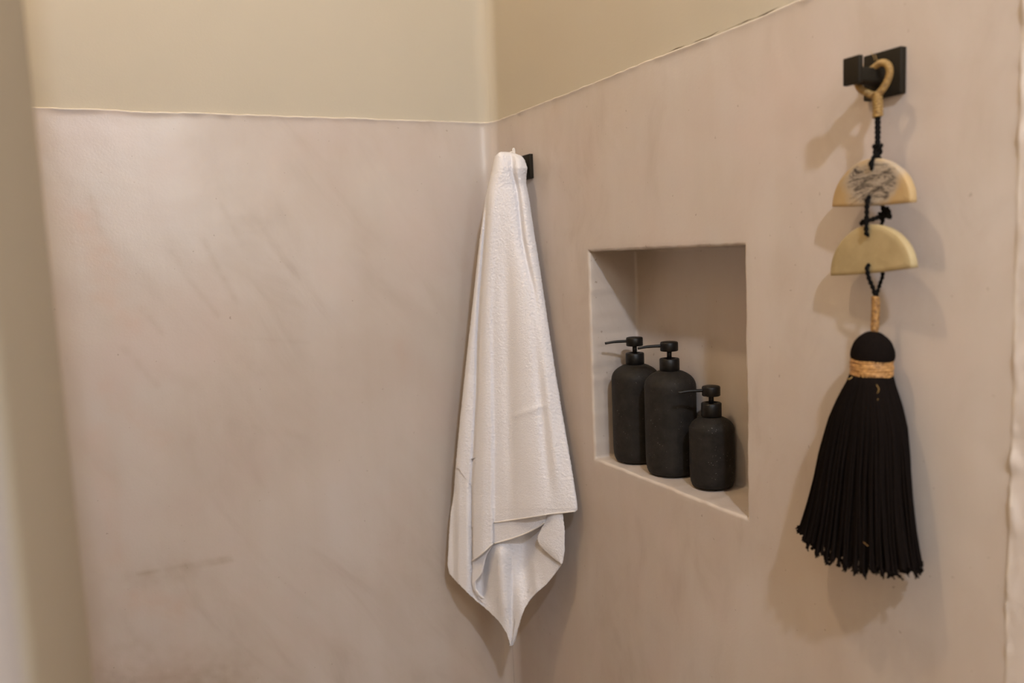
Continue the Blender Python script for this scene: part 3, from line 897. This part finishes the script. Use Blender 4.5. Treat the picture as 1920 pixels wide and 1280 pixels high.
    bm_ = lambda u, v: b_main(u, v, max(0.02, min(.98, (u-interp(LEFT, min(v, 1060)))/(interp(RIGHT, min(v, 955))-interp(LEFT, min(v, 1060))))))-.0006
    hem([(926.5, 979), (956, 975), (995, 969), (1034, 962.5), (1060, 960), (1078, 958)], bm_)
    hem([(885, 1051), (898, 1042), (912, 1030), (924.5, 1018)], bm_)
    hem([(926, 1018.5), (956, 1010.5), (980, 1002), (995, 995), (1010, 987), (1021, 979)], lambda u, v: .0068)
tw = thing('bath_towel', 'long white terry towel hanging from the hook in the corner', 'towel', (-.0300, -.1376, 1.5930))
_objs_before = None
towel()
for ch in list(tw.children): ch.matrix_parent_inverse = Matrix.Translation(-Vector(tw.location))
# hanging loop peeping out over the hook
bm = bmesh.new()
H = Vector(tw.location)
cc = on_towel(963, 287, .012)-H
P = [cc+RT*x+Vector((0, 0, z)) for x, z in ((-.0075, -.0050), (-.006, .0010), (-.0015, .0022), (.0005, .0020))]
tube(bm, spline(P, 14), .0010, 8)
P = [cc+RT*x+Vector((0, 0, z)) for x, z in ((.0004, -.0040), (-.0006, .0022), (-.0012, .0062), (.0006, .0075), (.0016, .0050), (.0020, -.0035))]
tube(bm, spline(P, 20), .0011, 8)
o = obj('hanging_loop', bm, M['hem'], tw)

# ------------------------------------------------------------------ light
def lamp(name, kind, loc, power, col, size, target=None, **kw):
    d = bpy.data.lights.new(name, kind); d.energy = power; d.color = col
    if kind == 'AREA':
        d.shape = 'RECTANGLE'; d.size, d.size_y = size
    else: d.shadow_soft_size = size
    for k, v in kw.items(): setattr(d, k, v)
    o = bpy.data.objects.new(name, d); C.objects.link(o); o.location = loc
    if target is not None:
        o.rotation_euler = (Vector(target)-Vector(loc)).to_track_quat('-Z', 'Y').to_euler()
    o['kind'] = 'structure'
    return o
lamp('room_lamp', 'POINT', (-.61, -1.964, 2.40), 63, (.75, .85, 1), .032)
lamp('shower_downlight', 'POINT', (-1.0, -.70, 3.17), 40, (1, .79, .52), .05)
lamp('mirror_light', 'AREA', (-.45, -2.55, 1.85), 4.6, (.86, .95, 1), (.20, .28), (-.45, 0, 1.5))
lamp('added_fill_light', 'AREA', (-1.86, -2.05, 1.0), 8, (1, .80, .58), (1.0, 1.2), (0, -1.3, .8))  # unseen fill, added to lift the dark lower walls
w = bpy.data.worlds.new('world'); scn.world = w; w.use_nodes = True
w.node_tree.nodes['Background'].inputs[0].default_value = (0, 0, 0, 1)

# ------------------------------------------------------------------ camera
cd = bpy.data.cameras.new('camera'); co = bpy.data.objects.new('camera', cd); C.objects.link(co)
cd.sensor_width = 36; cd.lens = FPX/1920*36; cd.clip_start = .01
co.matrix_world = Matrix.Translation(CAM) @ Matrix((RT, UP, -fw)).transposed().to_4x4()
cd.dof.use_dof = True; cd.dof.focus_distance = 1.12; cd.dof.aperture_fstop = 4.2
scn.camera = co
vs = scn.view_settings
vs.view_transform = 'Standard'; vs.look = 'None'; vs.gamma = 1; vs.use_curve_mapping = False; vs.exposure = -.17
